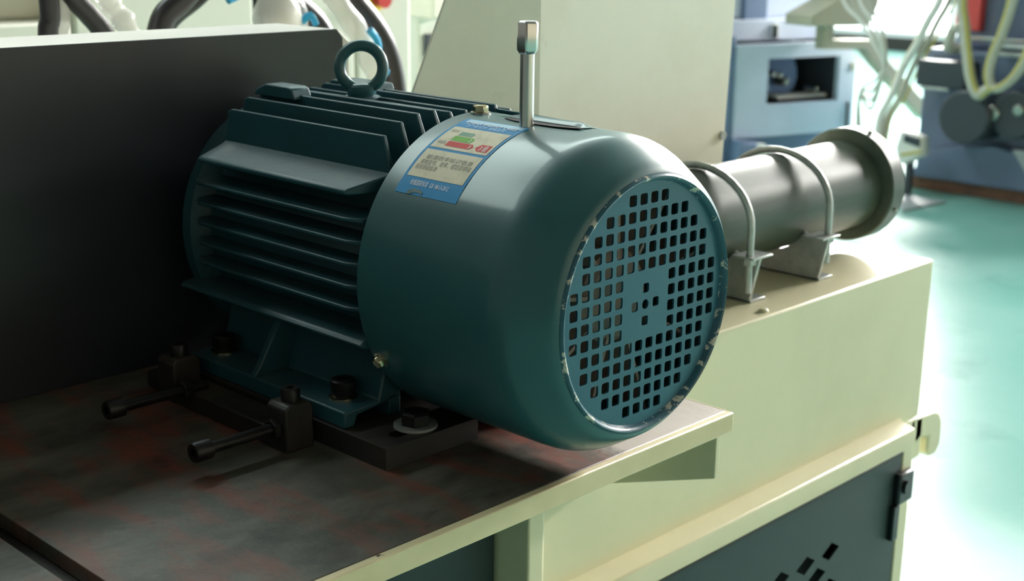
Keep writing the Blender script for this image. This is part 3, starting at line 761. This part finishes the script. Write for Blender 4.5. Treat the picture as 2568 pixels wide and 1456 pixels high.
for k in range(4):
    o_ = .05*k
    obj('cable', MB().tube([(5.80, 3.36-o_, .15), (5.80, 3.28-o_, -.085), (5.80, 3.17-o_*.8, -.186), (5.80, 3.07-o_*.4, -.308), (5.80, 3.00, -.42), (5.80, 3.06, -.50-.05*k), (5.80, 3.14, -.60), (5.80, 3.12-.02*k, FLOOR+.02)], .010, 8, 8), 'hose_grey' if k % 2 else 'white_plastic', cb)
bag = thing('folded_plastic_bag', 'white folded plastic bag with yellow edge beside the pipe flange', 'bag', (5.88, 2.85, FLOOR))
bv = [(2.765, -.775), (2.90, -.75), (2.925, -.85), (2.895, -.935), (2.86, -.935), (2.755, -.875)]
obj('bag', MB().prism(bv, 'x', 5.84, 5.92), 'white_plastic', bag, bevel=.015)
obj('edge', MB().prism([(2.765, -.845), (2.88, -.875), (2.88, -.89), (2.765, -.86)], 'x', 5.832, 5.845), 'yellow_tape', bag)
obj('dark_opening', MB().prism([(2.775, -.785), (2.87, -.77), (2.87, -.81), (2.775, -.83)], 'x', 5.833, 5.845), 'dark_machine', bag)
obj('stand', MB().box(5.86, 5.90, 2.83, 2.86, FLOOR, -.92), 'dark_machine', bag)
tag(obj('steel_sheet', MB().prism([(5.42, 2.62), (5.80, 2.90), (5.80, 2.58)], 'z', FLOOR, FLOOR+.012), 'grey_sheet', smooth=0), 'thin grey steel offcut lying flat on the green floor', 'sheet')
tag(obj('white_bottle', MB().lathe([(0, FLOOR), (.055, FLOOR), (.06, FLOOR+.01), (.06, FLOOR+.11), (.045, FLOOR+.15), (.022, FLOOR+.165), (.022, FLOOR+.19), (0, FLOOR+.19)], (5.72, 3.70, 0), 'z', 24), 'white_plastic'), 'white plastic bottle on the floor left of the blue machine', 'bottle')
fp = thing('film_strip', 'strip of crumpled clear film hanging beside the tall cream guard', 'film', (1.6, 1.35, FLOOR))
obj('strip', MB().tube([(1.72, 1.40, .35), (1.72, 1.41, .18), (1.71, 1.42, .05), (1.69, 1.43, -.08), (1.66, 1.43, -.22)], .012, 8, 5, rad=lambda t: .010+.010*abs(math.sin(t*9))), 'film', fp)
obj('strip', MB().tube([(1.70, 1.41, .12), (1.70, 1.42, .0), (1.715, 1.42, -.05), (1.70, 1.43, -.10)], .012, 8, 5), 'film', fp)

# ------------------------------------------------------------------ things behind, on the left
lc = thing('control_cabinet', 'pale grey green machine cabinet far behind the charcoal guard', 'cabinet', (1.0, 2.6, FLOOR))
edges = [-.9, .66, 1.19, 1.225, 1.70]
obj('panel', MB().box(-.9, .685, 2.20, 2.9, FLOOR, .075), 'grey_panel', lc, bevel=.008)
obj('panel', MB().box(-.9, .685, 2.30, 2.9, .075, .9), 'cream_pale', lc, bevel=.008)
obj('panel', MB().box(.692, 1.178, 2.20, 2.9, FLOOR, .9), 'grey_panel', lc, bevel=.008)
obj('dark_gap', MB().box(1.178, 1.232, 2.26, 2.9, FLOOR, .9), 'dark_machine', lc)
obj('panel', MB().box(1.232, 1.50, 2.20, 2.9, FLOOR, .9), 'grey_panel', lc, bevel=.008)
obj('panel', MB().box(1.507, 1.70, 2.20, 2.9, FLOOR, .9), 'grey_panel', lc, bevel=.008)
es = obj('stop_plate', MB().cyl((1.575, 2.20, .098), (1.575, 2.192, .098), .032, 28), 'estop_yellow', lc)
obj('stop_button', MB().cyl((1.575, 2.192, .098), (1.575, 2.16, .098), .02, 24, r2=.024), 'estop_red', es)
gc = thing('grey_column_machine', 'pale machine column with dark recess between the cabinet and the cream guard', 'machine', (2.15, 2.8, FLOOR))
obj('column', MB().box(2.105, 2.40, 2.62, 3.0, FLOOR, .9), 'grey_panel', gc, bevel=.01)
obj('recess', MB().box(2.125, 2.23, 2.595, 2.62, -.120, -.048), 'dark_machine', gc, bevel=.004)
obj('cream_head', MB().box(2.055, 2.20, 2.50, 2.615, .005, .09), 'cream_pale', gc, bevel=.01)
obj('shelf', MB().box(2.04, 2.30, 2.52, 2.62, -.30, -.235), 'grey_sheet', gc, bevel=.006)
# hose arches behind the guard, wrapped in printed film
def arch(name, label, pts, r, film=None, prints=()):
    t = thing(name, label, 'hose', (pts[0][0], pts[0][1], pts[0][2]), 'film wrapped hoses behind the guard')
    obj('hose', MB().tube(pts, r, 16, 8), 'hose_black', t)
    if film:
        obj('film', MB().tube(film, r*1.3, 12, 8, rad=lambda q: r*(.85+.25*abs(math.sin(q*13))+.15*math.sin(q*31))), 'film', t)
    for a, b, rr in prints:
        obj('blue_print', MB().tube([a, ((a[0]+b[0])/2+.006, (a[1]+b[1])/2, (a[2]+b[2])/2), b], rr, 8, 3), 'film_print', t)
    return t
Y = .95
arch('hydraulic_hose', 'black hose wrapped in clear film, outer arch behind the eye bolt',
     [(.135, Y, FLOOR+.02), (.135, Y, -.5), (.135, Y, -.12), (.136, Y, .03), (.137, Y, .10), (.150, Y, .165), (.185, Y, .195), (.25, Y, .250), (.34, Y, .275), (.42, Y, .245), (.474, Y, .188), (.520, Y, .141), (.547, Y, .095), (.560, Y, .03), (.563, Y, -.06), (.565, Y, -.2), (.565, Y, -.6), (.565, Y, FLOOR+.02)], .0165,
     [(.34, Y-.01, .255), (.40, Y-.01, .225), (.440, Y-.015, .176), (.478, Y-.015, .130), (.500, Y-.015, .088), (.512, Y-.01, .03), (.52, Y-.01, -.1)],
     [((.474, Y-.04, .142), (.490, Y-.04, .112), .006), ((.50, Y-.04, .085), (.505, Y-.04, .075), .003)])
arch('hydraulic_hose', 'black hose wrapped in clear film, inner arch behind the charcoal guard',
     [(.168, Y+.05, FLOOR+.02), (.168, Y+.05, -.5), (.168, Y+.05, -.12), (.169, Y+.05, .02), (.170, Y+.05, .09), (.185, Y+.05, .155), (.232, Y+.05, .190), (.29, Y+.05, .225), (.345, Y+.05, .222), (.400, Y+.05, .186), (.450, Y+.05, .147), (.475, Y+.05, .09), (.479, Y+.05, .0), (.48, Y+.05, -.15), (.48, Y+.05, -.6), (.48, Y+.05, FLOOR+.02)], .0150,
     [(.30, Y+.03, .215), (.345, Y+.02, .20), (.375, Y+.02, .175), (.385, Y+.02, .12)],
     [((.255, Y, .190), (.285, Y, .205), .006)])
arch('hydraulic_hose', 'black upright hose wrapped in white film at the far left behind the guard',
     [(-.018, Y, FLOOR+.02), (-.018, Y, -.5), (-.018, Y, -.12), (-.016, Y, .03), (-.015, Y, .10), (-.012, Y, .16), (-.008, Y, .21), (-.02, Y, .5)], .0125,
     [(-.005, Y+.01, .0), (.002, Y+.01, .12), (.012, Y+.01, .19), (.02, Y+.01, .26), (.0, Y+.01, .5)])
arch('hydraulic_hose', 'black slanting hose with white film left of the hose arches',
     [(-.02, Y, .26), (.025, Y, .200), (.045, Y, .178), (.066, Y, .150), (.105, Y, .07), (.113, Y, -.04), (.113, Y, -.18), (.113, Y, -.6), (.113, Y, FLOOR+.02)], .0135,
     [(.05, Y-.01, .24), (.062, Y-.01, .205), (.078, Y-.005, .185), (.098, Y-.01, .155), (.13, Y, .10)])
wf = thing('film_bundle', 'bunched white film with pale blue print under the hose arches', 'film', (.35, .97, FLOOR))
obj('film', MB().tube([(.345, .97, FLOOR+.01), (.345, .97, -.4), (.347, .97, -.08), (.35, .97, .06), (.352, .97, .15), (.345, .97, .20)], .03, 14, 6, rad=lambda q: .026+.010*math.sin(q*17)), 'white_plastic', wf)
obj('film', MB().tube([(.40, .99, FLOOR+.01), (.40, .99, -.4), (.402, .99, -.08), (.405, .99, .06), (.40, .99, .14), (.375, .99, .19)], .024, 14, 6, rad=lambda q: .020+.006*math.sin(q*23)), 'film', wf)
obj('blue_print', MB().tube([(.385, .955, .155), (.40, .955, .165), (.41, .955, .15)], .005, 8, 3), 'film_print', wf)
